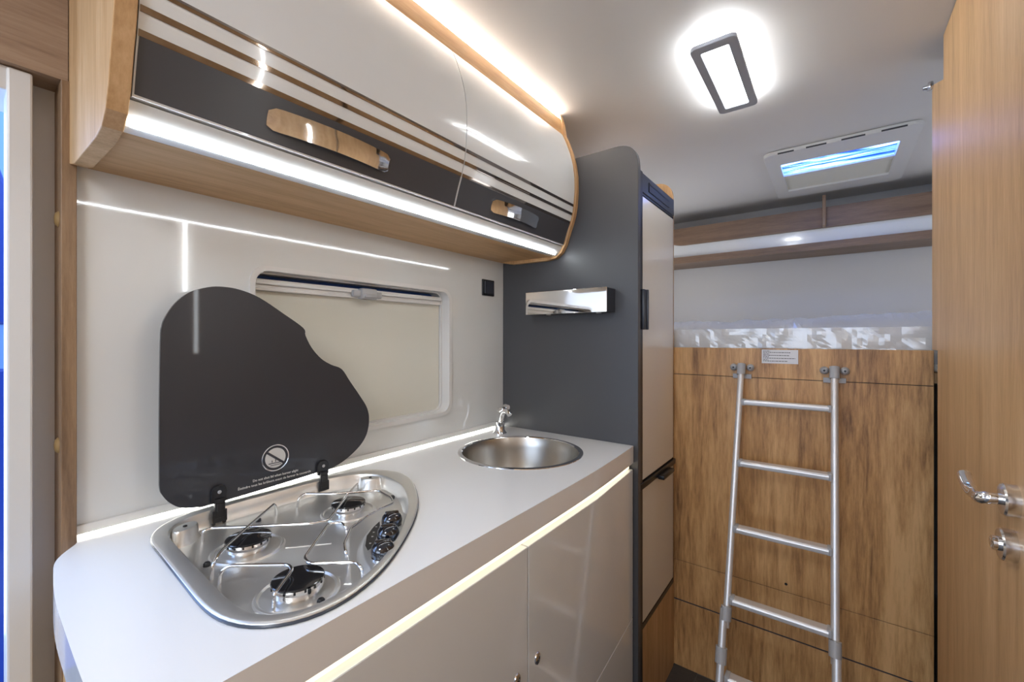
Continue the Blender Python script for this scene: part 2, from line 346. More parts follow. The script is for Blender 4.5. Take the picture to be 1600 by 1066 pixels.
bm = bmesh.new(); box(bm, 1.40, 1.62, YF-.0085, YF-.005, 1.745, 1.776, .001); box(bm, 1.41, 1.61, YF-.0095, YF-.008, 1.768, 1.773); link('control_strip', bm, 'black', fr, smooth=False)
bm = bmesh.new(); box(bm, 1.312, 1.338, YF-.022, YF-.003, 1.288, 1.415, .002); box(bm, 1.338, 1.347, YF-.026, YF-.016, 1.288, 1.415, .002); link('door_handle', bm, 'frame', fr, smooth=True, label='dark vertical grip')
bm = bmesh.new(); box(bm, 1.300, 1.684, YF-.012, YF+.002, .780, .800, .002); box(bm, 1.48, 1.60, YF-.032, YF-.010, .773, .787, .003); link('middle_grip', bm, 'black', fr, smooth=True, label='black grip between the two refrigerator doors')
B('left_stile', 'black', fr, 1.297, 1.338, YF-.008, YF+.002, .0, 1.792)
B('plinth', 'oak', fr, 1.338, 1.684, YF-.003, YF+.003, .0, .322)
# ---------------- worktop ----------------
sx, sy, sr = 1.015, .73, .178
HO = [(.199, .878), (.21, .913), (.238, .942), (.268, .955), (.311, .960), (.401, .957), (.507, .952), (.556, .948), (.601, .935), (.644, .905), (.664, .853), (.655, .792), (.603, .706), (.549, .64), (.492, .588), (.425, .539), (.368, .505), (.319, .487), (.283, .482), (.257, .486), (.236, .496), (.218, .512), (.203, .532), (.194, .555), (.190, .579), (.189, .614), (.1910, .663), (.1935, .725), (.1965, .8), (.1985, .845)]
HI = [(.2205, .880), (.234, .912), (.262, .932), (.306, .938), (.40, .937), (.500, .933), (.541, .928), (.585, .912), (.612, .885), (.627, .850), (.620, .800), (.602, .746), (.545, .66), (.474, .590), (.41, .542), (.354, .512), (.31, .500), (.266, .500), (.233, .516), (.215, .545), (.211, .60), (.2135, .70), (.217, .798)]
HC = Vector((.40, .74))
def polar(pts, n=120):
    s = [Vector((p.x, p.y)) for p in spline([(x, y, 0) for x, y in pts], 10, True)]; out = []
    for k in range(n):
        a = 2*math.pi*k/n; d = Vector((math.cos(a), math.sin(a))); best = None
        for i in range(len(s)):
            p, q = s[i]-HC, s[(i+1) % len(s)]-HC; e = q-p; den = d.x*e.y-d.y*e.x
            if abs(den) < 1e-12: continue
            t = (p.x*e.y-p.y*e.x)/den; u = (p.x*d.y-p.y*d.x)/den
            if t > 0 and -1e-6 <= u <= 1+1e-6: best = t if best is None else max(best, t)
        out.append(HC+d*best)
    return out
def relax(l, k=2):
    for _ in range(k): l = [(l[i-1]+l[i]*2+l[(i+1) % len(l)])/4 for i in range(len(l))]
    return l
ho, hi = relax(polar(HO), 6), relax(polar(HI), 5)
def inset(l, d):
    n = len(l); o = []
    for i in range(n):
        t = (l[(i+1) % n]-l[i-1]).normalized(); o.append(l[i]+Vector((-t.y, t.x))*d)
    return o
wt = thing('worktop', 'glossy white kitchen worktop with rounded left corner holding hob and sink', 'worktop')
wloop = rpoly([(XP, YW-.001), (.1305, YW-.001), (.1305, .975), (.098, .925), (.084, .80), (.080, .60), (.080, .468), (.98, .468), (1.272, .486)], [0, 0, .012, .05, .12, .1, .012, .15, .004], 5)
P('slab', 'top', wt, [wloop, [tuple(p) for p in inset(ho, .012)], circ(sx, sy, sr-.008, 64)], .878, .930, 'z', bev=0)
bm = bmesh.new(); prism(bm, [[(.095, .484), (1.27, .499), (1.27, .502), (.095, .487)]], .852, .879, 'z'); link('light_recess', bm, 'pvc', wt)
# ---------------- base cabinet ----------------
bc = thing('base_cabinet', 'white glossy kitchen base cabinet under the worktop', 'cabinet')
B('carcass', 'white', bc, .12, XP-.002, .503, YW-.002, .08, .795)
B('side_panel', 'oak', bc, .1145, .1195, .487, .984, .0, .877, label='oak end panel')
B('plinth', 'dark', bc, .12, XP-.002, .53, .6, 0, .08)
XS = .676
def fdoor(x0, x1, z0, z1, name): return P(name, 'white', bc, [rrect(x0, x1, z0, z1, .002, 2)], 0.0, .0005, 'y')
def front(name, x0, x1, z0, z1):
    bm = bmesh.new()
    # cabinet front follows the worktop: straight, then swinging back slightly at the right end
    xs = [x0, x1] if x1 < .97 else [x0, .98, x1]
    yy = lambda x: .468 if x <= .98 else .468+(x-.98)*.0195/.292
    prism(bm, [[(x, yy(x)) for x in xs]+[(x, yy(x)+.018) for x in reversed(xs)]], z0, z1, 'z')
    bmesh.ops.recalc_face_normals(bm, faces=bm.faces)
    es = [e for e in bm.edges if len(e.link_faces) == 2 and e.calc_face_angle(0) > .9]; bmesh.ops.bevel(bm, geom=es, offset=.0008, segments=2, affect='EDGES')
    return link(name, bm, 'white', bc, smooth=True)
f1 = front('door', .122, XS-.0012, .10, .858); f2 = front('door', XS+.0012, 1.268, .405, .858); f3 = front('drawer', XS+.0012, 1.268, .10, .4025)
for x, f in ((.640, f1), (.708, f2)):
    bm = bmesh.new(); lathe(bm, [(.001, -.0035), (.006, -.003), (.0085, -.0015), (.0095, .001)], (x, .4675, .624), 24, 'y')
    for v in bm.verts: v.co.z = .624+(v.co.z-.624)*1.35
    link('push_lock', bm, 'chrome', f, smooth=True, label='small oval chrome push lock')
# ---------------- sink ----------------
sk = thing('sink', 'round stainless steel sink set in the right end of the worktop', 'sink')
LA('rim', 'chrome', sk, [(sr+.0045, .9302), (sr+.004, .9318), (sr-.001, .9330), (sr-.007, .9325), (sr-.009, .930)], (sx, sy, 0), 80, capend=False)
LA('bowl', 'bowl', sk, [(sr-.009, .930), (sr-.012, .922), (sr-.016, .90), (sr-.022, .86), (sr-.035, .825), (sr-.06, .808), (.04, .80), (.022, .798)], (sx, sy, 0), 80, capend=False)
LA('drain', 'chrome', sk, [(.001, .7985), (.012, .799), (.024, .801), (.026, .799)], (sx, sy, 0), 30)
# ---------------- tap ----------------
tp = thing('tap', 'small chrome mixer tap standing behind the sink in the corner', 'tap')
tx, ty = 1.155, .918
LA('base', 'chrome', tp, [(.024, .9303), (.024, .934), (.0205, .938), (.0165, .945), (.0160, .965), (.017, .972), (.001, .973)], (tx, ty, 0), 30)
TU('spout', 'chrome', tp, spline([(tx-.004, ty-.004, .965), (tx-.006, ty-.012, .990), (tx-.010, ty-.024, 1.010), (tx-.016, ty-.045, 1.013), (tx-.020, ty-.058, 1.004)], 5), [.0095]*12+[.0085]*9, 14)
TU('lever', 'chrome', tp, spline([(tx+.004, ty+.002, .968), (tx+.010, ty+.003, .995), (tx+.013, ty-.002, 1.015), (tx+.010, ty-.016, 1.024), (tx+.004, ty-.034, 1.024)], 5), .0062, 12, ry=.009)
bm = bmesh.new(); box(bm, tx-.022, tx+.018, ty-.030, ty-.004, 1.008, 1.026, .005); link('head', bm, 'chrome', tp, smooth=True)
# ---------------- gas hob ----------------
hb = thing('gas_hob', 'three-burner stainless steel gas hob set in the worktop with raised glass lid', 'hob')
def loft(bm, loops, close=False):
    R = [[bm.verts.new((p.x, p.y, z)) for p in l] for l, z in loops]
    for a, b in zip(R, R[1:]):
        n = len(a)
        for k in range(n): bm.faces.new([a[k], a[(k+1) % n], b[(k+1) % n], b[k]])
    if close: bm.faces.new(R[-1])
    return R
hs = [Vector((p.x, p.y)) for p in hi]
fz = .907
bm = bmesh.new()
loft(bm, [(inset(ho, -.001), .9335), (inset(ho, -.0003), .9352), (inset(ho, .0012), .9362), (inset(ho, .0030), .9366), (inset(hi, -.0015), .9366), (inset(hi, .0005), .9358), (inset(hi, .0018), .9335), (inset(hi, .004), .9225), (inset(hi, .006), .9130), (inset(hi, .010), fz+.0012), (inset(hi, .016), fz)], True)
link('tray', bm, 'steel', hb, smooth=True, angle=28)
bm = bmesh.new(); loft(bm, [(inset(ho, -.0015), .9303), (inset(ho, -.0020), .9325), (inset(ho, -.0005), .9345), (inset(ho, .003), .9345)]); link('seal', bm, mat('seal_rubber', (.05, .06, .08), .25), hb, smooth=True, label='dark rubber seal around the steel rim')
CAPM = mat('black_enamel', (.008, .008, .010), .12, coat=.8)
def burner(x, y, r):
    b = LA('burner', 'chrome', hb, [(r*.80, fz+.0005), (r*.80, fz+.005), (r*.95, fz+.0055), (r*.97, fz+.0175), (r*.93, fz+.0182)], (x, y, 0), 48, label='slotted bright burner crown')
    for k in range(16):
        a = 2*math.pi*(k+.5)/16; bm = bmesh.new(); box(bm, -.0008, .0008, -r*.040, r*.040, -.0016, .0016)
        bmesh.ops.rotate(bm, verts=bm.verts, cent=(0, 0, 0), matrix=Matrix.Rotation(a, 3, 'Z')); bmesh.ops.translate(bm, verts=bm.verts, vec=(x+math.cos(a)*r*.963, y+math.sin(a)*r*.963, fz+.0155))
        link('flame_slot', bm, 'black', b)
    LA('burner_cap', CAPM, b, [(.001, fz+.0225), (r*.3, fz+.0222), (r*.75, fz+.0213), (r*.96, fz+.0207), (r*.99, fz+.0198), (r*.98, fz+.0183), (.002, fz+.0183)], (x, y, 0), 48)
    LA('pressed_ring', 'steel', hb, [(r*1.60, fz), (r*1.54, fz+.0028), (r*1.46, fz+.003), (r*1.38, fz+.0005), (r*1.25, fz+.0005), (r*.8, fz+.0003)], (x, y, 0), 56, capend=False)
burner(.3065, .782, .0345); burner(.4940, .786, .0330); burner(.2960, .594, .0345)
W = {'A': [(.27, .873, .907), (.267, .864, .928), (.279, .863, .93), (.329, .808, .93), (.394, .741, .93), (.418, .729, .93), (.516, .821, .93), (.567, .864, .93), (.576, .877, .907)],
 'B': [(.236, .727, .907), (.236, .726, .926), (.252, .745, .9335), (.31, .803, .9335), (.390, .878, .9335), (.3935, .8775, .928), (.398, .884, .907)],
 'C': [(.444, .894, .907), (.440, .882, .928), (.454, .886, .9335), (.49, .837, .9335), (.560, .778, .9335), (.560, .735, .928), (.548, .712, .925), (.500, .698, .93), (.473, .69, .93), (.425, .668, .93), (.385, .625, .93), (.371, .597, .93), (.378, .600, .907)],
 'D': [(.239, .706, .907), (.237, .697, .927), (.246, .692, .9335), (.298, .627, .9335), (.296, .609, .9335), (.254, .569, .9335), (.2535, .570, .928), (.256, .577, .907)],
 'E': [(.427, .682, .907), (.424, .681, .927), (.428, .702, .93), (.412, .717, .93), (.325, .634, .93), (.321, .612, .93), (.365, .561, .93), (.361, .540, .928), (.364, .542, .907)]}
for k, p in W.items():
    p = [(x*.9895, y*.9895, z+.0035) if z > .92 else (x, y, z) for x, y, z in p]; TU('pan_support', 'chrome', hb, bend(p, .009, 5), .0025, 10)
CR = [(.540, .668), (.520, .678), (.490, .677), (.452, .655), (.420, .624), (.398, .590), (.384, .556), (.380, .533), (.423, .560), (.475, .602), (.520, .645)]
crl = [Vector((p.x, p.y)) for p in spline([(x, y, 0) for x, y in CR], 5, True)]
if sum(a.x*b.y-a.y*b.x for a, b in zip(crl, crl[1:]+crl[:1])) < 0: crl.reverse()
bm = bmesh.new(); loft(bm, [(inset(crl, -.010), fz+.0003), (inset(crl, -.006), fz+.002), (inset(crl, -.002), fz+.010), (inset(crl, .001), fz+.0125)], True); link('control_panel', bm, 'steel', hb, smooth=True, angle=50)
lb = [(.486, .672), (.464, .660), (.437, .640), (.415, .612), (.408, .595), (.416, .597), (.440, .618), (.476, .657)]
P('dial_label', 'black', hb, [[(x, y) for x, y in lb]], fz+.0126, fz+.0131, 'z', label='dark dial plate with flame symbols')
bm = bmesh.new()
for x, y in ((.424, .612), (.441, .630), (.452, .642), (.468, .657)):
    prism(bm, [[(x-.0022, y-.001), (x+.0018, y-.0018), (x+.0005, y+.0025)]], fz+.0131, fz+.0134, 'z')
link('dial_marks', bm, 'print', hb)
KNB = mat('black_gloss_knob', (.006, .007, .012), .07, coat=1)
for x, y in ((.487, .637), (.449, .597), (.409, .557)):
    k = LA('knob', KNB, hb, [(.0165, fz+.0165), (.0182, fz+.021), (.0184, fz+.026), (.0165, fz+.032), (.0125, fz+.0365), (.007, fz+.039), (.001, fz+.0398)], (x, y, 0), 32)
    LA('knob_skirt', 'chrome', k, [(.0165, fz+.0126), (.0178, fz+.0135), (.0178, fz+.0165), (.012, fz+.017)], (x, y, 0), 32)
    bm = bmesh.new(); box(bm, -.0125, .0125, -.0045, .0045, fz+.024, fz+.0405, .003); bmesh.ops.rotate(bm, verts=bm.verts, cent=(0, 0, 0), matrix=Matrix.Rotation(math.radians(-35), 3, 'Z')); bmesh.ops.translate(bm, verts=bm.verts, vec=(x, y, 0))
    link('knob_grip', bm, KNB, k, smooth=True)
for x, y, a in ((.602, .868, -52), (.252, .900, 40)):
    bm = bmesh.new(); lathe(bm, [(.030, fz), (.026, fz+.006), (.0245, fz+.022), (.022, fz+.0255), (.001, fz+.0258)], (0, 0, 0), 32)
    for v in bm.verts: v.co.y *= .62
    bmesh.ops.rotate(bm, verts=bm.verts, cent=(0, 0, 0), matrix=Matrix.Rotation(math.radians(a), 3, 'Z')); bmesh.ops.translate(bm, verts=bm.verts, vec=(x, y, 0))
    ps = link('corner_boss', bm, 'steel', hb, smooth=True)
    LA('boss_stop', 'black', ps, [(.0035, fz+.0255), (.003, fz+.0275), (.001, fz+.028)], (x, y, 0), 12)
for x, y in ((.594, .775), (.245, .775), (.302, .545), (.364, .885)):
    LA('rubber_foot', 'black', hb, [(.0052, fz), (.005, fz+.004), (.0035, fz+.006), (.001, fz+.0063)], (x, y, 0), 14)
# pressed creases in the tray floor
for a, b in (((.345, .735), (.400, .688)), ((.222, .610), (.262, .566)), ((.535, .740), (.500, .770)), ((.345, .560), (.352, .552))):
    TU('pressed_crease', 'steel', hb, [(*a, fz), (*b, fz)], .0012, 6)
# lid
LY = .932
LP = [(.226, 1.256), (.228, 1.281), (.233, 1.298), (.247, 1.323), (.268, 1.344), (.297, 1.356), (.321, 1.359), (.350, 1.356), (.386, 1.343), (.433, 1.313), (.476, 1.283), (.481, 1.266), (.495, 1.239), (.517, 1.214), (.541, 1.199), (.568, 1.187), (.590, 1.156), (.617, 1.118), (.637, 1.086), (.643, 1.055), (.636, 1.020), (.616, .994), (.583, .972), (.553, .960), (.529, .957), (.404, .951), (.297, .948), (.279, .950), (.256, .956), (.239, .970), (.229, .986), (.225, .999), (.2245, 1.029), (.2245, 1.132)]
ll = [(p.x, p.y) for p in spline([(x, z, 0) for x, z in LP], 4, True)]
lid = P('glass_lid', 'lid', hb, [ll], LY, LY+.006, 'y', smooth=True, label='black glass lid standing upright at the back of the hob')
em = P('emblem_ring', 'chrome', lid, [circ(.417, 1.010, .0275, 40), circ(.417, 1.010, .0255, 40)[::-1]], LY-.0008, LY, 'y')
P('emblem_disc', 'print', lid, [circ(.417, 1.010, .0205, 40)], LY-.0006, LY, 'y')
bm = bmesh.new()
def bar(x0, z0, x1, z1, wd, y0, y1):
    d = Vector((x1-x0, z1-z0)).normalized(); n = Vector((-d.y, d.x))*wd/2
    prism(bm, [[(x0+n.x, z0+n.y), (x1+n.x, z1+n.y), (x1-n.x, z1-n.y), (x0-n.x, z0-n.y)]], y0, y1, 'y')
bar(.4005, 1.0235, .4335, .9965, .0045, LY-.0010, LY-.0006)
bar(.403, .9995, .432, .9995, .0016, LY-.0010, LY-.0006); bar(.410, 1.0015, .410, 1.006, .0014, LY-.001, LY-.0006); bar(.417, 1.0015, .417, 1.007, .0014, LY-.001, LY-.0006); bar(.424, 1.0015, .424, 1.0055, .0014, LY-.001, LY-.0006)
bar(.4065, .9955, .4285, .9955, .0012, LY-.001, LY-.0006)
link('emblem_marks', bm, 'ink', lid)
fm = Matrix(((1, 0, 0, 0), (0, 0, 1, 0), (0, 1, 0, 0), (0, 0, 0, 1)))   # text plane x-z facing -y
TM = lambda x, z: Matrix.Translation((x, LY-.0006, z)) @ Matrix.Rotation(math.radians(90), 4, 'X')
text('lettering', 'Do not shut lid when burner alight', .0068, TM(.373, .9705), 'print', lid, width=.091)
text('lettering', '\u00c9teindre tous les br\u00fbleurs avant de fermer le couvercle', .0068, TM(.346, .9615), 'print', lid, width=.146)
for x in (.3125, .5185):
    h = P('hinge', 'black', hb, [rpoly([(x-.013, .950), (x+.013, .950), (x+.013, .982), (x-.013, .982)], [.003, .003, .013, .013])], LY-.007, LY-.0002, 'y', bev=.001, label='black lid hinge')
    bm = bmesh.new(); box(bm, x-.0085, x+.0085, LY-.012, LY-.003, .922, .958, .0015); box(bm, x-.006, x+.006, LY-.0145, LY-.010, .936, .950, .001); box(bm, x-.012, x+.012, LY-.0105, LY-.006, .914, .936, .001)
    link('hinge_arm', bm, 'black', h, smooth=True)
    LA('hinge_rivet', 'greypl', h, [(.0035, -.008), (.003, -.009), (.0005, -.0093)], (x, LY, .970), 12, 'y')
    for dx in (-.009, .009): LA('hinge_screw', 'black', h, [(.0035, 0), (.003, -.002), (.0005, -.0025)], (x+dx, LY-.004, .9115), 12, 'y')
# ---------------- overhead cabinet ----------------
oc = thing('overhead_cabinet', 'long glossy white overhead cabinet with oak ends, anthracite band and chrome handles', 'cabinet')
PF = [(1.572, .724), (1.60, .715), (1.62, .708), (1.645, .698), (1.672, .690), (1.70, .685), (1.75, .681), (1.80, .682), (1.84, .688), (1.88, .699), (1.92, .7145), (1.948, .727)]
def yprof(z):
    if z <= PF[0][0]: return PF[0][1]+(PF[0][0]-z)*.32
    for (a, ya), (b, yb) in zip(PF, PF[1:]):
        if z <= b: return ya+(yb-ya)*(z-a)/(b-a)
    return PF[-1][1]+(z-PF[-1][0])*.45
def sheet(name, m, parent, x0, x1, z0, z1, off, th, n=26, label=None, bev=0):
    zs = [z0+(z1-z0)*i/n for i in range(n+1)]
    loop = [(yprof(z)-off, z) for z in zs]+[(yprof(z)-off+th, z) for z in reversed(zs)]
    bm = bmesh.new(); prism(bm, [loop], x0, x1, 'x'); return link(name, bm, m, parent, smooth=True, label=label, angle=30)
ep = [(YW, 1.545), (.945, 1.533), (.790, 1.530), (.755, 1.535), (.732, 1.551), (.716, 1.578)]+[(y-.006, z) for z, y in PF[1:]]+[(.727, 1.985), (.737, 2.020), (YW, 2.020)]
for x0, x1 in ((.122, .144), (1.256, 1.2735)):
    P('end_panel', 'oak', oc, [ep], x0, x1, 'x', bev=.0012)
X0, X1, XM = .145, 1.255, .733
cb = [(YW, 1.546), (.766, 1.546), (.745, 1.553), (.742, 1.58), (.742, 1.93), (YW, 1.93)]
P('underside', 'oak_x', oc, [[(YW, 1.545), (.772, 1.541), (.772, 1.548), (YW, 1.552)]], X0, X1, 'x')
P('carcass', 'white', oc, [[(YW, 1.56), (.750, 1.56), (.745, 1.65), (.745, 1.94), (YW, 1.94)]], X0, X1, 'x')
P('valance', 'white', oc, [rpoly([(.772, 1.541), (.752, 1.543), (.746, 1.547), (.7275, 1.570), (.735, 1.572), (.765, 1.556), (.772, 1.552)], .001, 2)], X0, X1, 'x', smooth=True)
P('top_rail', 'oak_x', oc, [[(.731, 1.950), (.737, 2.006), (.755, 2.006), (.750, 1.950)]], X0, X1, 'x')
def cdoor(x0, x1, h0, h1):
    d = sheet('door', 'white', oc, x0, x1, 1.5735, 1.949, 0, .016)
    sheet('dark_band', 'darkgl', d, x0+.002, x1-.0015, 1.5765, 1.642, .0008, .0008, 8)
    for a, b in ((1.642, 1.6495), (1.669, 1.6768), (1.6965, 1.7045)): sheet('mirror_stripe', 'bronze', d, x0+.001, x1-.001, a, b, .0010, .0010, 2)
    # bowed chrome handle
    hd_ = bmesh.new(); n = 24; R = []
    for i in range(n+1):
        t = i/n; x = h0+(h1-h0)*t; bow = .004+.013*math.sin(math.pi*t)**.8; hw = .0165*(1-.35*max(0, (abs(t-.5)-.44)/.06)**2)
        zc = 1.607; R.append([hd_.verts.new((x, yprof(zc+s*hw)-bow-b, zc+s*hw)) for s, b in ((-1, 0), (-.5, -.0014), (0, -.0019), (.5, -.0014), (1, 0))]+[hd_.verts.new((x, yprof(zc+s*hw)-bow+.004, zc+s*hw)) for s in (1, -1)])
    for a, b in zip(R, R[1:]):
        for k in range(7): hd_.faces.new([a[k], a[(k+1) % 7], b[(k+1) % 7], b[k]])
    hd_.faces.new(R[0]); hd_.faces.new(R[-1])
    link('handle', hd_, 'chrome', d, smooth=True, label='bowed chrome handle')
    return d
cdoor(X0+.001, XM-.001, .305, .535); cdoor(XM+.001, X1-.001, .858, 1.075)
# ---------------- light strips ----------------
tag(P('led_strip', 'led', None, [rpoly([(.747, 1.5475), (.7430, 1.5495), (.7402, 1.5482), (.7414, 1.5452), (.7447, 1.5418), (.747, 1.5412)], .001, 3)], X0+.003, X1-.02, 'x'), 'bright white light strip along the lower front edge of the overhead cabinet', 'light strip')
tag(B('led_strip', 'ledtop', None, X0+.003, X1+.0, .7430, .7480, 2.0065, 2.0230), 'warm light strip on top of the overhead cabinet shining on the ceiling', 'light strip')
tag(P('led_strip', 'ledwarm', None, [[(.105, .4838), (.98, .4838), (1.262, .4985), (1.262, .4975), (.98, .4828), (.105, .4828)]], .860, .8775, 'z'), 'warm light strip recessed under the front edge of the worktop', 'light strip')
tag(B('led_strip', 'ledback', None, .1335, XP-.004, YW-.0025, YW+.004, .9310, .9350), 'white light strip behind the worktop along the bottom of the wall panel', 'light strip')
tag(B('led_strip', 'led', None, .615, .628, YR+.0, YR+.003, 1.20, 1.99), 'vertical white light strip on the oak wall opposite the kitchen, outside the picture', 'light strip')
# ---------------- small fittings ----------------
so = thing('wall_switch', 'small square dark switch on the glossy wall above the sink', 'switch')
B('plate', 'black', so, 1.150, 1.215, YW-.006, YW, 1.414, 1.472, bev=.002)
B('rocker', 'frame', so, 1.158, 1.207, YW-.010, YW-.005, 1.421, 1.465, bev=.002)
mb = thing('mirrored_spice_box', 'mirror-fronted box mounted on the anthracite panel above the sink', 'box')
B('body', 'frame', mb, 1.2105, XP, .547, .845, 1.3425, 1.4165, bev=.001)
B('mirror_front', 'mirror', mb, 1.2078, 1.2105, .546, .846, 1.3415, 1.4175, bev=.0006, label='mirrored front')
for y in (.585, .77): LA('lamp_spot', 'pvc', mb, [(.001, -.003), (.008, -.0025), (.009, 0)], (1.235, y, 1.342), 16)
# ---------------- bunk front and mattress ----------------
bk = thing('bunk_bed', 'rustic oak front and base of the raised rear bunk, in four stacked boards', 'bunk')
for a, b in ((1.1240, 1.2255), (.4070, 1.1220), (.2560, .4050), (.0, .2500)):
    o = B('board', 'rustic', bk, XB, XB+.018, -.235, 1.0, a, b, bev=.0008)
B('groove_backing', 'ink', bk, XB+.004, XB+.017, -.234, .99, .0, 1.22)
B('bed_base', 'oak', bk, XB+.02, 2.92, -1.0, 1.0, 1.13, 1.16)
LA('board_plug', 'black', bk, [(.001, -.0012), (.004, -.001), (.0045, 0)], (XB, .122, .433), 14, 'x')
st = thing('notice_sticker', 'white notice sticker with small print on the top board of the bunk front', 'sticker')
B('paper', 'paper', st, XB-.0008, XB-.0001, .088, .193, 1.1745, 1.2215)
bm = bmesh.new()
for q, (z, l) in enumerate(((1.2165, .02), (1.2120, .078), (1.2068, .018), (1.2022, .075), (1.1972, .018), (1.1925, .092), (1.1872, .015), (1.1828, .07))):
    y = .189; end = .189-l
    while y > end:
        wd = random.uniform(.003, .009); wd = min(wd, y-end+.001); box(bm, XB-.0011, XB-.0008, y-wd, y, z-.0011, z+.0009); y -= wd+.0013
link('small_print', bm, 'ink', st)['kind'] = 'stuff'
# mattress
bm = bmesh.new(); R = []
mprof = [(XB+.034, 1.162), (XB+.0275, 1.172), (XB+.0275, 1.272), (XB+.031, 1.284), (XB+.038, 1.290)]+[(XB+.06+q*.09, 1.290+.024*(1-(1-min(1, q/6))**2)) for q in range(12)]+[(2.84, 1.300), (2.88, 1.27), (2.88, 1.17), (2.87, 1.162)]
for j in range(41):
    y = -.98+1.96*j/40; e = min(1, min(j, 40-j)/1.5)
    R.append([bm.verts.new((x, y, 1.162+(z-1.162)*(.75+.25*e)+(.006*math.sin(j*.9)+.012*max(0, min(1, (.2-y)/.6)))*max(0, min(1, (z-1.28)/.03)))) for x, z in mprof])
for a, b in zip(R, R[1:]):
    for k in range(len(mprof)): bm.faces.new([a[k], a[(k+1) % len(mprof)], b[(k+1) % len(mprof)], b[k]])
bm.faces.new(R[0]); bm.faces.new(R[-1])
ms = link('mattress', bm, 'matt', None, smooth=True, angle=60); tag(ms, 'cream quilted mattress lying on the raised rear bunk', 'mattress')
bm = bmesh.new(); tube(bm, [(XB+.036, -.96, 1.287), (XB+.036, .96, 1.287)], .004, 6)
for i in range(16):
    y = -.9+i*.12; tube(bm, [(XB+.0275, y, 1.20), (XB+.0275, y, 1.255)], .0015, 5)
link('piping', bm, 'matt', ms, smooth=True)
# crumpled film cover draped over mattress
bm = bmesh.new(); ny, nu = 150, 34; G = []
from mathutils import noise
for j in range(ny+1):
    y = -.97+1.94*j/ny; row = []
    rise = .012+.022*max(0, min(1, (.25-y)/.5))
    for i in range(nu+1):
        u = i/nu
        if u < .3: x, z = XB+.0225, 1.185+(u/.3)*.112
        else:
            q = (u-.3)/.7; x = XB+.03+q*.9; z = 1.300+rise*min(1, q*6)+.012*min(1, q*10)
        k = noise.noise(Vector((x*9+3, y*13, z*10))) + .6*abs(noise.noise(Vector((x*24, y*30+7*z, z*20))))
        n2 = max(0, noise.noise(Vector((y*16+5, u*5, 2))))
        if u < .3: x -= .004+.006*abs(k)
        else: z += .012*k*min(1, (u-.3)*12)+.02*n2*n2
        row.append(bm.verts.new((x, y, z)))
    G.append(row)
for j in range(ny):
    for i in range(nu): bm.faces.new([G[j][i], G[j+1][i], G[j+1][i+1], G[j][i+1]])
tag(link('plastic_cover', bm, 'film', None), 'crumpled clear plastic film covering the mattress on the bunk', 'plastic film')
# rear shelf
rs = thing('rear_shelf', 'brown and white shelf running along the rear wall above the bunk', 'shelf')
XH = 2.68
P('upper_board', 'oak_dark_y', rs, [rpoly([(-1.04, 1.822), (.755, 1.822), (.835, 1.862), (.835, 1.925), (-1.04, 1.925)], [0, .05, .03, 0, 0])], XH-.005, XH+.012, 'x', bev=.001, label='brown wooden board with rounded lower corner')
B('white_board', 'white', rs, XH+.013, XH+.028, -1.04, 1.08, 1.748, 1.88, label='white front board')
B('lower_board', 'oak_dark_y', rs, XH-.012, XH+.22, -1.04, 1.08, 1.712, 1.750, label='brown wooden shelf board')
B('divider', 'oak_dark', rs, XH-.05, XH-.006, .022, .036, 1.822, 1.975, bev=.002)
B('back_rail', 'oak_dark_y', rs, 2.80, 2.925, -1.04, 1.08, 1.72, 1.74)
# ---------------- ladder ----------------
ld = thing('bunk_ladder', 'silver aluminium ladder leaning on the oak bunk front', 'ladder')
lx = lambda z: 1.672+.3670*(z-1.15)
YA, YB = .252, -.008
for y, zs in ((YA, .45), (YB, .455)):
    TU('rail', 'alu', ld, [(lx(zs-.05), y, zs-.05), (lx(1.135), y, 1.135)], .0098, 16)
    TU('extension_rail', 'alu', ld, [(lx(.015)-.010, y+(.006 if y > .1 else -.003), .015), (lx(zs)-.010, y+(.006 if y > .1 else -.003), zs)], .0105, 16)
    bm = bmesh.new(); tube(bm, [(lx(zs-.03)-.006, y, zs-.03), (lx(zs+.006)-.006, y, zs+.006)], .0185, 18, ry=.0145); link('rail_clamp', bm, 'greypl', ld, smooth=True, label='grey plastic clamp')
    bm = bmesh.new(); tube(bm, [(lx(0)-.010, y, .0), (lx(.03)-.010, y, .03)], .014, 14); link('rubber_foot', bm, 'black', ld, smooth=True)
    # top hook
    hk = TU('top_socket', 'greypl', ld, [(lx(1.134), y, 1.134), (lx(1.170), y, 1.170)], .0135, 16, label='grey plastic socket hooked on the bunk')
    for s in (-1, 1):
        LA('knob', 'greypl', hk, [(.001, -.013), (.006, -.012), (.0115, -.006), (.0125, 0), (.0115, .005), (.008, .008)], (XB-.010, y+s*.026, 1.158), 20, 'x')
        LA('knob_bolt', 'black', hk, [(.001, -.0142), (.003, -.0138), (.0035, -.0125)], (XB-.010, y+s*.026, 1.158), 10, 'x')
    B('hook_plate', 'greypl', hk, XB-.012, XB-.0005, y-.029, y+.029, 1.119, 1.135, bev=.001)
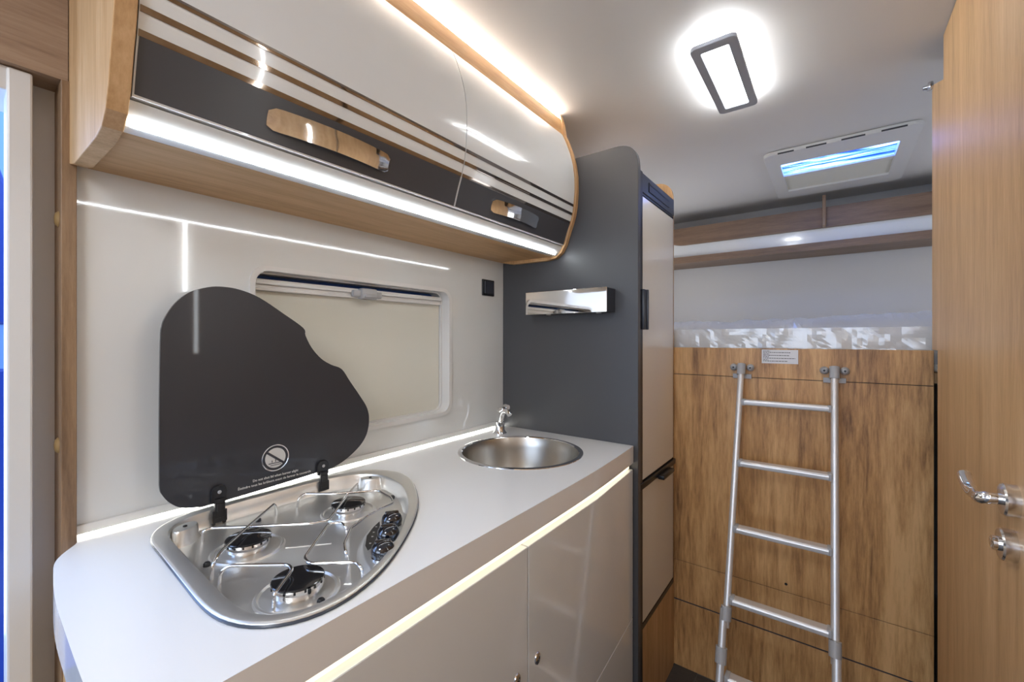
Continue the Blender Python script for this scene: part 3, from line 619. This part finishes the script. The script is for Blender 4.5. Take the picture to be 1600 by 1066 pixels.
# second clamp, left rail
bm = bmesh.new(); tube(bm, [(lx(.315)-.010, YA+.006, .315), (lx(.355)-.010, YA+.006, .355)], .0155, 16); link('rail_clamp', bm, 'greypl', ld, smooth=True, label='grey plastic clamp')
for q, z in enumerate((1.045, .855, .665, .475, .285, .095)):
    x = lx(z); bm = bmesh.new(); d = .012 if q == 0 else .018
    prism(bm, [rpoly([(x-d, z-.010), (x-d-.001, z+.002), (x-d+.004, z+.0075), (x+d*.7, z+.0085), (x+d, z+.002), (x+d*.6, z-.012)], .003, 3)], 0, 1, 'y')
    for v in bm.verts: v.co.y = YB+.014 if v.co.y < .5 else YA-.016
    r = link('rung', bm, 'alu', ld, smooth=True)
    B('tread_groove', 'greypl', r, x-d-.0012, x-d+.0015, YB+.015, YA-.017, z-.0015, z+.0002)
    for y0, y1 in ((YB+.006, YB+.018), (YA-.020, YA-.006)):
        bm = bmesh.new(); box(bm, x-d*.9, x+d*.9, y0, y1, z-.012, z+.0095, .003); link('rung_bracket', bm, 'greypl', r, smooth=True)
# ---------------- ceiling lamp ----------------
cp = thing('ceiling_lamp', 'rectangular grey-framed ceiling lamp with glowing white diffuser', 'lamp')
lamp = rrect(1.143, 1.527, .183, .292, .016)
P('frame', mat('lamp_grey_frame', (.36, .38, .43), .5), cp, [lamp, rrect(1.172, 1.499, .205, .270, .004)[::-1]], 1.992, 2.003, 'z', bev=.0015)
P('diffuser', 'lamp', cp, [rrect(1.170, 1.501, .203, .272, .004)], 1.996, 2.000, 'z')
P('halo_ring', 'halo', cp, [rrect(1.153, 1.517, .193, .282, .012), rrect(1.158, 1.512, .198, .277, .01)[::-1]], 2.0035, 2.0195, 'z')
P('backplate', 'pvc', cp, [rrect(1.165, 1.505, .205, .27, .01)], 2.003, ZC, 'z')
# ---------------- skylight ----------------
sl = thing('skylight', 'white-framed roof skylight with blue rippled pane and half-drawn blind above the bunk', 'skylight')
P('frame', 'pvc', sl, [rrect(2.035, 2.70, -.262, .228, .035), rrect(2.170, 2.580, -.208, .176, .008)], 2.008, ZC-.0005, 'z', bev=.003)
P('inner_frame', 'pvc', sl, [rrect(2.155, 2.615, -.220, .190, .008), rrect(2.180, 2.590, -.210, .180, .006)], ZC-.0004, ZC+.012, 'z')
B('blind', 'blind', sl, 2.375, 2.595, -.209, .179, 2.0165, 2.0185, label='beige blind drawn over the rear half')
B('blind_rail', 'pvc', sl, 2.345, 2.377, -.209, .179, 2.0115, 2.020, bev=.002)
B('pane', 'ripple', sl, 2.156, 2.614, -.219, .189, ZC+.013, ZC+.016)
for y0, y1 in ((-.215, -.145), (-.10, -.03), (.015, .080), (.120, .175)): B('vent_slot', 'ink', sl, 2.0335, 2.036, y0, y1, 2.008, 2.0135)

# ---------------- place origins at each thing's base ----------------
bpy.context.view_layer.update()
def tree(o):
    out = [o]
    for c in o.children: out += tree(c)
    return out
for o in list(C.objects):
    if o.parent or o.type not in ('EMPTY', 'MESH'): continue
    t = tree(o); pts = []
    for q in t:
        if q.type == 'MESH': pts += [q.matrix_world @ Vector(c) for c in q.bound_box]
    if not pts: continue
    a = [min(p[i] for p in pts) for i in range(3)]; b = [max(p[i] for p in pts) for i in range(3)]
    L = Vector(((a[0]+b[0])/2, (a[1]+b[1])/2, a[2]))
    if o.type == 'MESH': o.data.transform(Matrix.Translation(-L))
    o.location = L
    for c in o.children: c.matrix_parent_inverse = Matrix.Translation(-L)
